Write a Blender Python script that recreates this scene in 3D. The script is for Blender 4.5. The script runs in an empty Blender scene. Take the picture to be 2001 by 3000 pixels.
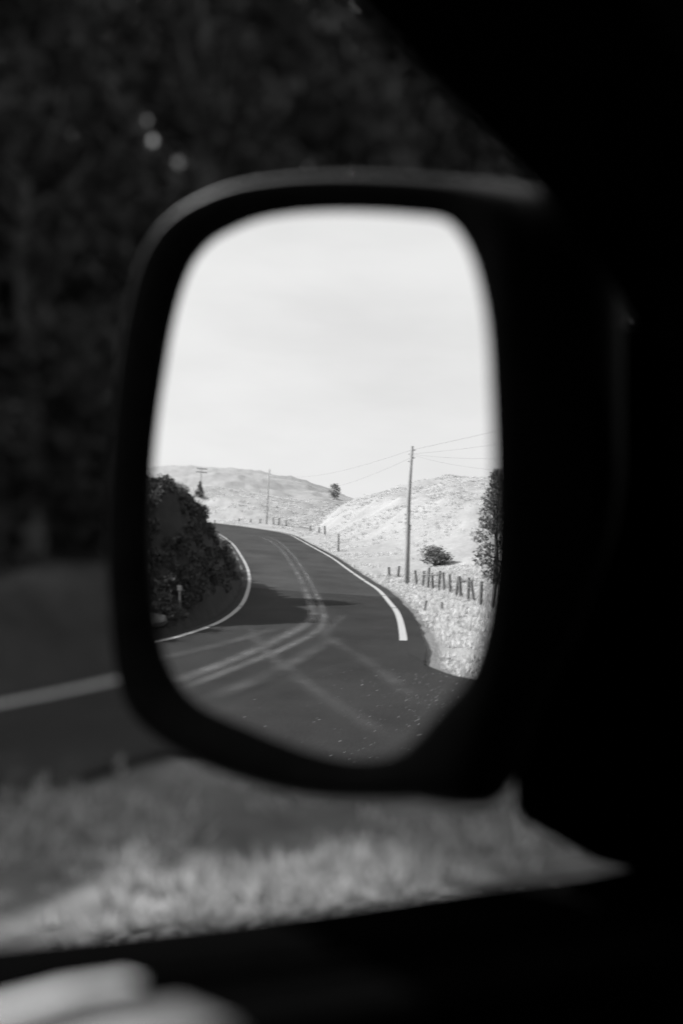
import bpy, math, random
import numpy as np
from math import radians, degrees, sin, cos, tan, sqrt, pi, hypot
from mathutils import Vector, Matrix

random.seed(7); rng = np.random.default_rng(7)
scene = bpy.context.scene
col = scene.collection

# ------------------------------------------------------------------ camera
EYE = np.array([0.0, 0.0, 2.2])
YAW, PITCH, LENS = radians(45), radians(-1.9), 50.0
fwd = np.array([-sin(YAW)*cos(PITCH), cos(YAW)*cos(PITCH), sin(PITCH)])
right = np.cross(fwd, [0, 0, 1]); right /= np.linalg.norm(right)
upv = np.cross(right, fwd)
cam = bpy.data.cameras.new('camera'); cam_o = bpy.data.objects.new('camera', cam); col.objects.link(cam_o)
cam.sensor_fit = 'VERTICAL'; cam.sensor_height = 36; cam.sensor_width = 24; cam.lens = LENS
cam.clip_start = 0.01; cam.clip_end = 9000
m = Matrix.Identity(4)
for i in range(3):
    m[i][0] = right[i]; m[i][1] = upv[i]; m[i][2] = -fwd[i]; m[i][3] = EYE[i]
cam_o.matrix_world = m
cam.dof.use_dof = True; cam.dof.focus_distance = 1.57; cam.dof.aperture_fstop = 2.4
scene.camera = cam_o

# ------------------------------------------------------------------ sky, sun, exposure
SUN_EL, SUN_AZ = radians(36), radians(17)          # from the car's left, a little ahead of it
sun_dir = np.array([-cos(SUN_AZ)*cos(SUN_EL), sin(SUN_AZ)*cos(SUN_EL), sin(SUN_EL)])
w = bpy.data.worlds.new('World'); scene.world = w; w.use_nodes = True
nt = w.node_tree; nt.nodes.clear()
wo = nt.nodes.new('ShaderNodeOutputWorld'); bg = nt.nodes.new('ShaderNodeBackground')
sky = nt.nodes.new('ShaderNodeTexSky'); sky.sky_type = 'NISHITA'; sky.sun_disc = False
sky.sun_elevation = SUN_EL
sky.sun_rotation = math.atan2(sun_dir[0], sun_dir[1])
sky.air_density = 1.0; sky.dust_density = 2.5; sky.ozone_density = 1.0
bw = nt.nodes.new('ShaderNodeRGBToBW')
tc = nt.nodes.new('ShaderNodeTexCoord'); mp = nt.nodes.new('ShaderNodeMapping'); mp.inputs['Scale'].default_value = (1.3, 1.3, 5)
nz = nt.nodes.new('ShaderNodeTexNoise'); nz.inputs['Scale'].default_value = 2.2; nz.inputs['Detail'].default_value = 6
mr = nt.nodes.new('ShaderNodeMapRange'); mr.inputs['From Min'].default_value = .3; mr.inputs['From Max'].default_value = .7
mr.inputs['To Min'].default_value = .95; mr.inputs['To Max'].default_value = 1.07
mu = nt.nodes.new('ShaderNodeMath'); mu.operation = 'MULTIPLY'
nt.links.new(sky.outputs[0], bw.inputs[0]); nt.links.new(tc.outputs['Generated'], mp.inputs[0]); nt.links.new(mp.outputs[0], nz.inputs['Vector'])
veil = nt.nodes.new('ShaderNodeMath'); veil.operation = 'MULTIPLY_ADD'; veil.inputs[1].default_value = .2; veil.inputs[2].default_value = 3.75   # thin white cloud over the whole sky
nt.links.new(bw.outputs[0], veil.inputs[0])
nt.links.new(nz.outputs[0], mr.inputs[0]); nt.links.new(veil.outputs[0], mu.inputs[0]); nt.links.new(mr.outputs[0], mu.inputs[1])
nt.links.new(mu.outputs[0], bg.inputs[0]); nt.links.new(bg.outputs[0], wo.inputs[0])
bg.inputs[1].default_value = 0.10
sl = bpy.data.lights.new('sun', 'SUN'); sl.energy = 5.0; sl.angle = radians(0.53)
so = bpy.data.objects.new('sun', sl); col.objects.link(so)
so.rotation_euler = Vector(sun_dir).to_track_quat('Z', 'Y').to_euler()
vs = scene.view_settings; vs.view_transform = 'Standard'; vs.look = 'None'; vs.gamma = 1; vs.use_curve_mapping = False
vs.exposure = 1.08
scene.cycles.max_bounces = 8; scene.cycles.transparent_max_bounces = 16
scene.cycles.use_denoising = True

# ------------------------------------------------------------------ helpers
def tag(o, label=None, cat=None, group=None, kind=None):
    if label: o['label'] = label
    if cat: o['category'] = cat
    if group: o['group'] = group
    if kind: o['kind'] = kind
    return o
def empty(name, loc=(0, 0, 0)):
    o = bpy.data.objects.new(name, None); o.location = loc; col.objects.link(o); return o
def link(name, me, mat, parent=None, loc=None):
    if mat is not None and len(me.materials) == 0: me.materials.append(mat)
    o = bpy.data.objects.new(name, me); col.objects.link(o)
    if loc is not None: o.location = loc
    if parent is not None: o.parent = parent
    return o
def mesh(name, verts, faces, smooth=False):
    me = bpy.data.meshes.new(name); me.from_pydata([tuple(map(float, v)) for v in verts], [], faces); me.validate(); me.update()
    if smooth: me.polygons.foreach_set('use_smooth', [True]*len(me.polygons))
    return me
def fast_mesh(name, verts, faces, smooth=False):
    """verts (n,3), faces (m,k) numpy"""
    me = bpy.data.meshes.new(name); n, (fm, k) = len(verts), faces.shape
    me.vertices.add(n); me.vertices.foreach_set('co', np.ascontiguousarray(verts, dtype=np.float32).ravel())
    me.loops.add(fm*k); me.loops.foreach_set('vertex_index', np.ascontiguousarray(faces, dtype=np.int32).ravel())
    me.polygons.add(fm); me.polygons.foreach_set('loop_start', np.arange(fm, dtype=np.int32)*k)
    if smooth: me.polygons.foreach_set('use_smooth', np.ones(fm, dtype=bool))
    me.update(calc_edges=True); return me
def box(name, c, s, mat, parent, bevel=0.0, rot=None, seg=2):
    import bmesh
    bm = bmesh.new(); bmesh.ops.create_cube(bm, size=1)
    bmesh.ops.scale(bm, vec=s, verts=bm.verts)
    if bevel > 0: bmesh.ops.bevel(bm, geom=bm.edges[:], offset=bevel, segments=seg, affect='EDGES', profile=.5)
    me = bpy.data.meshes.new(name); bm.to_mesh(me); bm.free()
    o = link(name, me, mat, parent, c)
    if rot: o.rotation_euler = rot
    return o
def prism(name, poly, x0, x1, mat, parent, bevel=0):
    """poly in (y,z), extruded from x0 to x1"""
    import bmesh
    bm = bmesh.new()
    a = [bm.verts.new((x0, y, z)) for y, z in poly]; b = [bm.verts.new((x1, y, z)) for y, z in poly]
    bm.faces.new(a); bm.faces.new(b[::-1])
    for i in range(len(a)):
        j = (i+1) % len(a); bm.faces.new((a[i], b[i], b[j], a[j]))
    bmesh.ops.recalc_face_normals(bm, faces=bm.faces)
    if bevel: bmesh.ops.bevel(bm, geom=bm.edges[:], offset=bevel, segments=2, affect='EDGES')
    me = bpy.data.meshes.new(name); bm.to_mesh(me); bm.free()
    return link(name, me, mat, parent)
def tube(pts, radii, sides=8, cap=True):
    V, F = [], []
    n = len(pts); P = [Vector(p) for p in pts]
    for i in range(n):
        d = (P[min(i+1, n-1)]-P[max(i-1, 0)]).normalized()
        a = d.orthogonal().normalized() if abs(d.z) > .95 else d.cross(Vector((0, 0, 1))).normalized()
        b = d.cross(a)
        for k in range(sides):
            t = 2*pi*k/sides; V.append(P[i]+(a*cos(t)+b*sin(t))*radii[i])
        if i:
            for k in range(sides):
                k2 = (k+1) % sides; F.append(((i-1)*sides+k, (i-1)*sides+k2, i*sides+k2, i*sides+k))
    if cap: F.append(tuple(range(sides))[::-1]); F.append(tuple((n-1)*sides+k for k in range(sides)))
    return V, F

# numpy value noise
def vnoise(x, y, seed=0):
    xi, yi = np.floor(x), np.floor(y); fx, fy = x-xi, y-yi
    fx = fx*fx*(3-2*fx); fy = fy*fy*(3-2*fy)
    def h(a, b):
        v = np.sin(a*127.1+b*311.7+seed*74.7)*43758.5453; return v-np.floor(v)
    return (h(xi, yi)*(1-fx)+h(xi+1, yi)*fx)*(1-fy)+(h(xi, yi+1)*(1-fx)+h(xi+1, yi+1)*fx)*fy
def fbm(x, y, seed=0, oct=4):
    s, a, t = 0, 1, 0
    for k in range(oct):
        s = s+a*(vnoise(x*2**k, y*2**k, seed+k)-.5); t += a; a *= .5
    return s/t*2
def sstep(a, b, x):
    t = np.clip((x-a)/(b-a), 0, 1); return t*t*(3-2*t)

# ------------------------------------------------------------------ materials (the photograph is monochrome)
def mat_base(name):
    mt = bpy.data.materials.new(name); mt.use_nodes = True
    return mt, mt.node_tree, mt.node_tree.nodes['Principled BSDF']
def nd(t, kind, **kw):
    n = t.nodes.new(kind)
    for k, v in kw.items(): n.inputs[k].default_value = v
    return n
def gmat(name, lo, hi=None, scale=20, detail=5, rough=.7, bump=0, bscale=None, spec=.3, stretch=None, metallic=0, coat=0, mid=(.35, .65)):
    mt, t, p = mat_base(name); hi = lo if hi is None else hi
    tcn = t.nodes.new('ShaderNodeTexCoord'); vec = tcn.outputs['Object']
    if stretch:
        mpn = t.nodes.new('ShaderNodeMapping'); mpn.inputs['Scale'].default_value = stretch; t.links.new(vec, mpn.inputs[0]); vec = mpn.outputs[0]
    n = nd(t, 'ShaderNodeTexNoise', Scale=scale, Detail=detail, Roughness=.6); t.links.new(vec, n.inputs['Vector'])
    r = nd(t, 'ShaderNodeMapRange', **{'From Min': mid[0], 'From Max': mid[1], 'To Min': lo, 'To Max': hi}); t.links.new(n.outputs[0], r.inputs[0])
    t.links.new(r.outputs[0], p.inputs['Base Color'])
    p.inputs['Roughness'].default_value = rough; p.inputs['Specular IOR Level'].default_value = spec; p.inputs['Metallic'].default_value = metallic
    p.inputs['Coat Weight'].default_value = coat
    if bump:
        n2 = nd(t, 'ShaderNodeTexNoise', Scale=bscale or scale*2, Detail=4); t.links.new(vec, n2.inputs['Vector'])
        b = nd(t, 'ShaderNodeBump', Strength=bump, Distance=.02); t.links.new(n2.outputs[0], b.inputs['Height']); t.links.new(b.outputs[0], p.inputs['Normal'])
    return mt
def leaf_mat(name, lo, hi, rough=.7, spec=.25, trans=.0):
    mt, t, p = mat_base(name)
    g = t.nodes.new('ShaderNodeNewGeometry')
    r = nd(t, 'ShaderNodeMapRange', **{'To Min': lo, 'To Max': hi}); t.links.new(g.outputs['Random Per Island'], r.inputs[0])
    t.links.new(r.outputs[0], p.inputs['Base Color']); p.inputs['Roughness'].default_value = rough; p.inputs['Specular IOR Level'].default_value = spec
    if trans:
        tr = t.nodes.new('ShaderNodeBsdfTranslucent'); t.links.new(r.outputs[0], tr.inputs[0])
        mx = nd(t, 'ShaderNodeMixShader', Fac=trans); out = t.nodes['Material Output']
        t.links.new(p.outputs[0], mx.inputs[1]); t.links.new(tr.outputs[0], mx.inputs[2]); t.links.new(mx.outputs[0], out.inputs[0])
    return mt
M_plastic = gmat('black_grained_plastic', .006, .010, scale=300, rough=.6, bump=.15, bscale=900, spec=.15)
M_rim = gmat('satin_black_housing_paint', .004, .006, scale=60, rough=.6, spec=.02)
M_trim = gmat('black_vinyl_trim', .0012, .002, scale=200, rough=1, spec=.0, bump=.1, bscale=700)
M_rubber = gmat('black_rubber', .0012, .002, scale=150, rough=1, spec=.0)
M_ledge_lit = gmat('sunlit_vinyl_ledge', .012, .017, scale=120, rough=.6, bump=.1, bscale=500)  # sunlit stretch of the ledge; its shaded stretch takes the black trim
M_pale = gmat('sunlit_anodised_trim', .3, .36, scale=80, rough=.45, spec=.4)
M_body = gmat('dark_grey_car_paint', .05, .055, scale=8, rough=.3, coat=.6)
M_tyre = gmat('tyre_rubber', .02, .03, scale=60, rough=.85)
M_rimw = gmat('wheel_steel', .35, .4, scale=30, rough=.4, metallic=.8)
M_seat = gmat('dark_seat_cloth', .012, .022, scale=180, rough=.9)
mt, t, p = mat_base('mirror_silvering'); p.inputs['Base Color'].default_value = (.88, .88, .88, 1); p.inputs['Metallic'].default_value = 1; p.inputs['Roughness'].default_value = 0
M_mirror = mt
mt, t, p = mat_base('windscreen_glass')
gl = nd(t, 'ShaderNodeBsdfGlossy', Roughness=0.0); trn = t.nodes.new('ShaderNodeBsdfTransparent'); trn.inputs[0].default_value = (.85, .85, .85, 1)
fr = nd(t, 'ShaderNodeFresnel', IOR=1.45); mx = t.nodes.new('ShaderNodeMixShader')
t.links.new(fr.outputs[0], mx.inputs[0]); t.links.new(trn.outputs[0], mx.inputs[1]); t.links.new(gl.outputs[0], mx.inputs[2]); t.links.new(mx.outputs[0], t.nodes['Material Output'].inputs[0])
M_glass = mt

M_wood = gmat('weathered_pole_wood', .16, .30, scale=6, stretch=(9, 9, .6), rough=.9, bump=.5)
M_post = gmat('weathered_fence_wood', .07, .17, scale=8, stretch=(10, 10, 1), rough=.9, bump=.5)
M_wire = gmat('dull_wire', .16, .22, scale=30, rough=.6)
M_galv = gmat('insulator_grey', .3, .4, scale=30, rough=.5)
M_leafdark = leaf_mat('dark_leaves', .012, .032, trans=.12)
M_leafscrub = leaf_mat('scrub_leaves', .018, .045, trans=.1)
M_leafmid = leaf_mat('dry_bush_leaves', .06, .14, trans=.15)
M_leafpale = leaf_mat('pale_dry_leaves', .10, .22, trans=.25)
M_grass = leaf_mat('dry_grass_blades', .40, .62, rough=.8, trans=.45)
M_roadgrass = leaf_mat('short_roadside_grass', .13, .40, rough=.8, trans=.35)
M_bark = gmat('bark', .05, .12, scale=6, stretch=(8, 8, 1), rough=.95, bump=.5)
M_rock = gmat('bank_rock', .035, .07, scale=3, rough=.9, bump=.7, bscale=8)
M_pebble = leaf_mat('pebbles', .06, .22, rough=.8)
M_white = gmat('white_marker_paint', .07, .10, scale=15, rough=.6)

def asphalt(name, lo, hi, patch=False):
    mt, t, p = mat_base(name)
    uv = t.nodes.new('ShaderNodeTexCoord'); geo = uv.outputs['Object']
    n1 = nd(t, 'ShaderNodeTexNoise', Scale=.35, Detail=6, Roughness=.62); t.links.new(geo, n1.inputs['Vector'])
    n2 = nd(t, 'ShaderNodeTexNoise', Scale=38, Detail=3, Roughness=.75); t.links.new(geo, n2.inputs['Vector'])
    mp_ = t.nodes.new('ShaderNodeMapping'); mp_.inputs['Scale'].default_value = (2.2, .09, 1); t.links.new(uv.outputs['UV'], mp_.inputs[0])
    n3 = nd(t, 'ShaderNodeTexNoise', Scale=1.0, Detail=5, Roughness=.6); t.links.new(mp_.outputs[0], n3.inputs['Vector'])   # streaks along the lane
    a = nd(t, 'ShaderNodeMath'); a.operation = 'ADD'; t.links.new(n1.outputs[0], a.inputs[0]); t.links.new(n3.outputs[0], a.inputs[1])
    b = t.nodes.new('ShaderNodeMath'); b.operation = 'MULTIPLY_ADD'; t.links.new(n2.outputs[0], b.inputs[0]); b.inputs[1].default_value = 1.7; t.links.new(a.outputs[0], b.inputs[2])
    r = nd(t, 'ShaderNodeMapRange', **{'From Min': 1.35, 'From Max': 2.35, 'To Min': lo, 'To Max': hi}); t.links.new(b.outputs[0], r.inputs[0])
    outc = r.outputs[0]
    if patch:       # an older, paler surface starts at a joint across the road
        sx = t.nodes.new('ShaderNodeSeparateXYZ'); t.links.new(geo, sx.inputs[0])
        k = nd(t, 'ShaderNodeMapRange', **{'From Min': -29.75, 'From Max': -29.6, 'To Min': 1.6, 'To Max': 1.0}); t.links.new(sx.outputs[1], k.inputs[0])
        mm = t.nodes.new('ShaderNodeMath'); mm.operation = 'MULTIPLY'; t.links.new(outc, mm.inputs[0]); t.links.new(k.outputs[0], mm.inputs[1]); outc = mm.outputs[0]
    t.links.new(outc, p.inputs['Base Color']); p.inputs['Roughness'].default_value = .9; p.inputs['Specular IOR Level'].default_value = .06
    bp = nd(t, 'ShaderNodeBump', Strength=.6, Distance=.012); t.links.new(n2.outputs[0], bp.inputs['Height']); t.links.new(bp.outputs[0], p.inputs['Normal'])
    return mt
M_road = asphalt('chip_seal_road', .010, .034, patch=True)
M_apron = asphalt('worn_turnout_seal', .010, .035)
def paint(name, lo, hi, cover, scale):
    """worn paint or dust film: noise decides where it still covers"""
    mt, t, p = mat_base(name)
    tcn = t.nodes.new('ShaderNodeTexCoord'); n = nd(t, 'ShaderNodeTexNoise', Scale=scale, Detail=6, Roughness=.7); t.links.new(tcn.outputs['Object'], n.inputs['Vector'])
    r = nd(t, 'ShaderNodeMapRange', **{'From Min': .3, 'From Max': .7, 'To Min': lo, 'To Max': hi}); t.links.new(n.outputs[0], r.inputs[0]); t.links.new(r.outputs[0], p.inputs['Base Color'])
    p.inputs['Roughness'].default_value = .8
    if cover is not None:
        n2 = nd(t, 'ShaderNodeTexNoise', Scale=scale*.12, Detail=5, Roughness=.65); t.links.new(tcn.outputs['Object'], n2.inputs['Vector'])
        # fade at the strip's two long edges
        sx = t.nodes.new('ShaderNodeSeparateXYZ'); t.links.new(tcn.outputs['UV'], sx.inputs[0])
        pp = t.nodes.new('ShaderNodeMath'); pp.operation = 'PINGPONG'; pp.inputs[1].default_value = .5; t.links.new(sx.outputs[0], pp.inputs[0])
        ed = nd(t, 'ShaderNodeMapRange', **{'From Min': 0, 'From Max': .5}); ed.interpolation_type = 'SMOOTHSTEP'; t.links.new(pp.outputs[0], ed.inputs[0])
        c = nd(t, 'ShaderNodeMapRange', **{'From Min': .36, 'From Max': .62, 'To Min': cover[0], 'To Max': cover[1]}); t.links.new(n2.outputs[0], c.inputs[0])
        mm = t.nodes.new('ShaderNodeMath'); mm.operation = 'MULTIPLY'; t.links.new(ed.outputs[0], mm.inputs[0]); t.links.new(c.outputs[0], mm.inputs[1])
        fa = t.nodes.new('ShaderNodeAttribute'); fa.attribute_name = 'fade'
        m3 = t.nodes.new('ShaderNodeMath'); m3.operation = 'MULTIPLY'; t.links.new(mm.outputs[0], m3.inputs[0]); t.links.new(fa.outputs['Fac'], m3.inputs[1])
        t.links.new(m3.outputs[0], p.inputs['Alpha'])
    return mt
M_line = paint('edge_line_paint', .22, .32, None, 14)
M_faded = paint('faded_centre_paint', .056, .068, (.3, .85), 5)
M_dust = paint('tyre_dust', .042, .052, (.15, .55), 5)

# terrain: dry grass, mixed by the vertex attribute "brush" with the dark litter under scrub and forest, and by "gravel"
mt, t, p = mat_base('dry_grass_ground')
tcn = t.nodes.new('ShaderNodeTexCoord')
n1 = nd(t, 'ShaderNodeTexNoise', Scale=.22, Detail=9, Roughness=.68); t.links.new(tcn.outputs['Object'], n1.inputs['Vector'])
n2 = nd(t, 'ShaderNodeTexNoise', Scale=2.6, Detail=6, Roughness=.7); t.links.new(tcn.outputs['Object'], n2.inputs['Vector'])
ad = t.nodes.new('ShaderNodeMath'); ad.operation = 'ADD'; t.links.new(n1.outputs[0], ad.inputs[0]); t.links.new(n2.outputs[0], ad.inputs[1])
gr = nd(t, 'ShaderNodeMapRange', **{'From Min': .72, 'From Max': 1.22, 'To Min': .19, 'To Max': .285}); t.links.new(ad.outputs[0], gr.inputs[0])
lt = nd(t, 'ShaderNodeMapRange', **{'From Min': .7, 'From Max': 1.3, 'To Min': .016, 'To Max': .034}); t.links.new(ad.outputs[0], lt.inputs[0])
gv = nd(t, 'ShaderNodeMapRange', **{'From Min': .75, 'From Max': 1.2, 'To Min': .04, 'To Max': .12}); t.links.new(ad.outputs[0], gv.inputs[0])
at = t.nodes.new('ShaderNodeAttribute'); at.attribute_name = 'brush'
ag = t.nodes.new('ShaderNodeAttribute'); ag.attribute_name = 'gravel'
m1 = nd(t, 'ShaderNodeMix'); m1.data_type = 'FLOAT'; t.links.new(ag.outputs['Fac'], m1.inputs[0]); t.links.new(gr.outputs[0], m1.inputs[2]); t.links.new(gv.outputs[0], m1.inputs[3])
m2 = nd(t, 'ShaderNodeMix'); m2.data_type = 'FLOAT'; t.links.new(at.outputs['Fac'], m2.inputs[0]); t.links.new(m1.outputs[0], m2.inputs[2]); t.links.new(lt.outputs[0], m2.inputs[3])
t.links.new(m2.outputs[0], p.inputs['Base Color']); p.inputs['Roughness'].default_value = .95; p.inputs['Specular IOR Level'].default_value = .1
bp = nd(t, 'ShaderNodeBump', Strength=.8, Distance=.12); t.links.new(n2.outputs[0], bp.inputs['Height']); t.links.new(bp.outputs[0], p.inputs['Normal'])
M_ground = mt

# ------------------------------------------------------------------ wing mirror optics: photo pixel -> reflected ray
S = 2001/1568.0                                   # the points below were read off a 1568 px wide view of the photograph
FPX = LENS/36*3000
def cam_ray(px, py):
    v = fwd*FPX+right*(px*S-1000.5)-upv*(py*S-1500); return v/np.linalg.norm(v)
DIST, RAD, BETA = .75, 1.50, radians(17)
MC = (727, 1120)
mv = cam_ray(928/S, 1430/S); MIR = EYE+mv*DIST
def mk_n(el):
    o = np.array([-sin(BETA)*cos(el), -cos(BETA)*cos(el), sin(el)]); n = o-mv; return n/np.linalg.norm(n)
def reflect(px, py, n):
    O = MIR-n*RAD; D = cam_ray(px, py); L = EYE-O; b = D@L; c = L@L-RAD*RAD; tt = -b-sqrt(b*b-c)
    P = EYE+D*tt; nn = (P-O)/RAD; return P, D-2*(D@nn)*nn
lo, hi = -.2, .5
for _ in range(50):
    md = (lo+hi)/2
    if reflect(928/S, 1595/S, mk_n(md))[1][2] > 0: hi = md
    else: lo = md
MN = mk_n(md)

# ------------------------------------------------------------------ the lie of the land
SC = 1.189
A20 = radians(20)
def zb(x, y):
    t_ = -x*sin(A20)-y*cos(A20); return .055*4.76*np.logaddexp(0, (t_-32.1)/4.76)
LEFT = np.array([(-119, -136), (-90, -117), (-66, -101), (-49, -87.5), (-41.9, -81.3), (-38.9, -77.4), (-35.7, -73), (-31.9, -66.8), (-27.6, -59.3), (-22.9, -50.3), (-18.1, -40.7),
    (-14.85, -33.5), (-12.4, -27.4), (-10.53, -22.3), (-9.36, -18.3), (-8.92, -15.8), (-8.8, -13.6), (-8.87, -12.5), (-9.1, -6), (-9.9, 0), (-11.4, 7), (-12.1, 9.5), (-13.8, 16), (-15.2, 25), (-16.2, 40)], float)
RIGHT = np.array([(-121, -146), (-93, -127.5), (-66, -112.5), (-48.7, -102.8), (-41, -96.6), (-34.7, -90.3), (-29.9, -83.7), (-25.1, -73.8), (-20.1, -63.1), (-15.3, -52.7), (-11.55, -43.6),
    (-9.12, -37.6), (-7.23, -32.7), (-5.56, -26.9), (-4.57, -23), (-3.63, -18.3), (-3.09, -15), (-2.95, -12.5), (-3.8, -6), (-6.4, .5), (-8.8, 5.3), (-9.5, 10.3), (-10.3, 16.8), (-11.7, 25.5), (-12.7, 40.3)], float)
CENTRE = np.array([(-120, -141), (-91.5, -122.3), (-66, -106.8), (-48.9, -95.2), (-41.5, -89), (-36.8, -83.9), (-32.8, -78.3), (-28.5, -70.3), (-23.9, -61.2), (-19.1, -51.5), (-14.8, -42.1),
    (-12.0, -35.5), (-9.8, -30), (-8.05, -24.6), (-7.0, -20.65), (-6.35, -17.6), (-6.1, -14.6), (-6.1, -11.3), (-6.3, -6), (-7.1, 0), (-9.5, 6.3), (-10.4, 9.9), (-12, 16.4), (-13.4, 25.2), (-14.4, 40.1)], float)
def catmull(P, n=8):
    out = []
    Q = np.vstack([2*P[0]-P[1], P, 2*P[-1]-P[-2]])
    for i in range(1, len(Q)-2):
        p0, p1, p2, p3 = Q[i-1:i+3]
        for k in range(n):
            u = k/n
            out.append(.5*((2*p1)+(-p0+p2)*u+(2*p0-5*p1+4*p2-p3)*u*u+(-p0+3*p1-3*p2+p3)*u**3))
    out.append(P[-1]); return np.array(out)
Lc, Rc, Cc = catmull(LEFT), catmull(RIGHT), catmull(CENTRE)
def signed(P, x, y):
    """distance to polyline P, positive on its right going from first to last point, and the y of the nearest point"""
    x, y = np.asarray(x, float), np.asarray(y, float)
    best = np.full(x.shape, 1e18); sgn = np.zeros(x.shape); ya = np.zeros(x.shape)
    for (ax, ay), (bx, by) in zip(P[:-1], P[1:]):
        dx, dy = bx-ax, by-ay; l2 = dx*dx+dy*dy
        u = np.clip(((x-ax)*dx+(y-ay)*dy)/l2, 0, 1); qx, qy = ax+u*dx, ay+u*dy
        d = (x-qx)**2+(y-qy)**2; k = d < best
        best = np.where(k, d, best); ya = np.where(k, qy, ya)
        sgn = np.where(k, np.sign((x-ax)*dy-(y-ay)*dx), sgn)
    return np.sqrt(best)*sgn, ya
P4 = lambda P: P[::2]
NEAR_EL = np.array([(-40, 3.2), (-10, 5.2), (2, 5.5), (6, 5.35), (9, 4.8), (12, 4.0), (14, 3.45), (15.5, 2.6), (18, .6), (24, -1), (90, -1)])
FAR_EL = np.array([(-40, 2.2), (0, 2.2), (10, 2.6), (14, 3.2), (15.5, 3.55), (18, 4.15), (20.5, 4.55), (22.5, 4.8), (25, 4.95), (27.5, 4.85), (30, 4.6), (32.5, 4.4), (50, 4.2), (90, 4)])
APRON = [(-2.9, -15.0), (-2.55, -14.2), (-2.35, -13.4), (-1.95, -12.6), (-1.3, -11.9), (.2, -11), (2.5, -10.2), (4.5, -8), (5, -2), (3.6, 1.4), (1.0, 1.5), (-2, 1.1), (-4, 1.3), (-5.4, 1.2), (-6.4, .4), (-6, -2.5), (-5, -8), (-4.2, -13)]
def in_poly(P, x, y):
    r = np.zeros(np.shape(x), bool)
    for i in range(len(P)):
        (x1, y1), (x2, y2) = P[i], P[i-1]
        c = ((y1 > y) != (y2 > y)) & (x < (x2-x1)*(y-y1)/(y2-y1+1e-12)+x1); r ^= c
    return r
def poly_dist(P, x, y):
    best = np.full(np.shape(x), 1e18)
    for i in range(len(P)):
        ax, ay = P[i-1]; bx, by = P[i]; dx, dy = bx-ax, by-ay
        u = np.clip(((x-ax)*dx+(y-ay)*dy)/(dx*dx+dy*dy), 0, 1)
        best = np.minimum(best, (x-ax-u*dx)**2+(y-ay-u*dy)**2)
    return np.sqrt(best)
def direct_ground(px, py):
    d = cam_ray(px, py); return (EYE+d*(-EYE[2]/d[2]))[:2]
PATCH = [(direct_ground(a*1568/683, b*1568/683), r) for a, b, r in ((20, 805, .55), (75, 815, .5), (120, 800, .35), (175, 870, .3), (215, 905, .3), (255, 890, .4), (300, 905, .4), (300, 865, .4), (350, 890, .4), (395, 880, .35), (420, 850, .4), (370, 850, .3), (470, 842, .3), (515, 835, .35), (555, 845, .25), (120, 920, .2))]
def patchiness(x, y):
    v = np.zeros(np.shape(x))
    for (cx, cy), r in PATCH: v = np.maximum(v, np.exp(-((x-cx)**2+(y-cy)**2)/(2*(r*.8)**2)))
    return v
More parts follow.
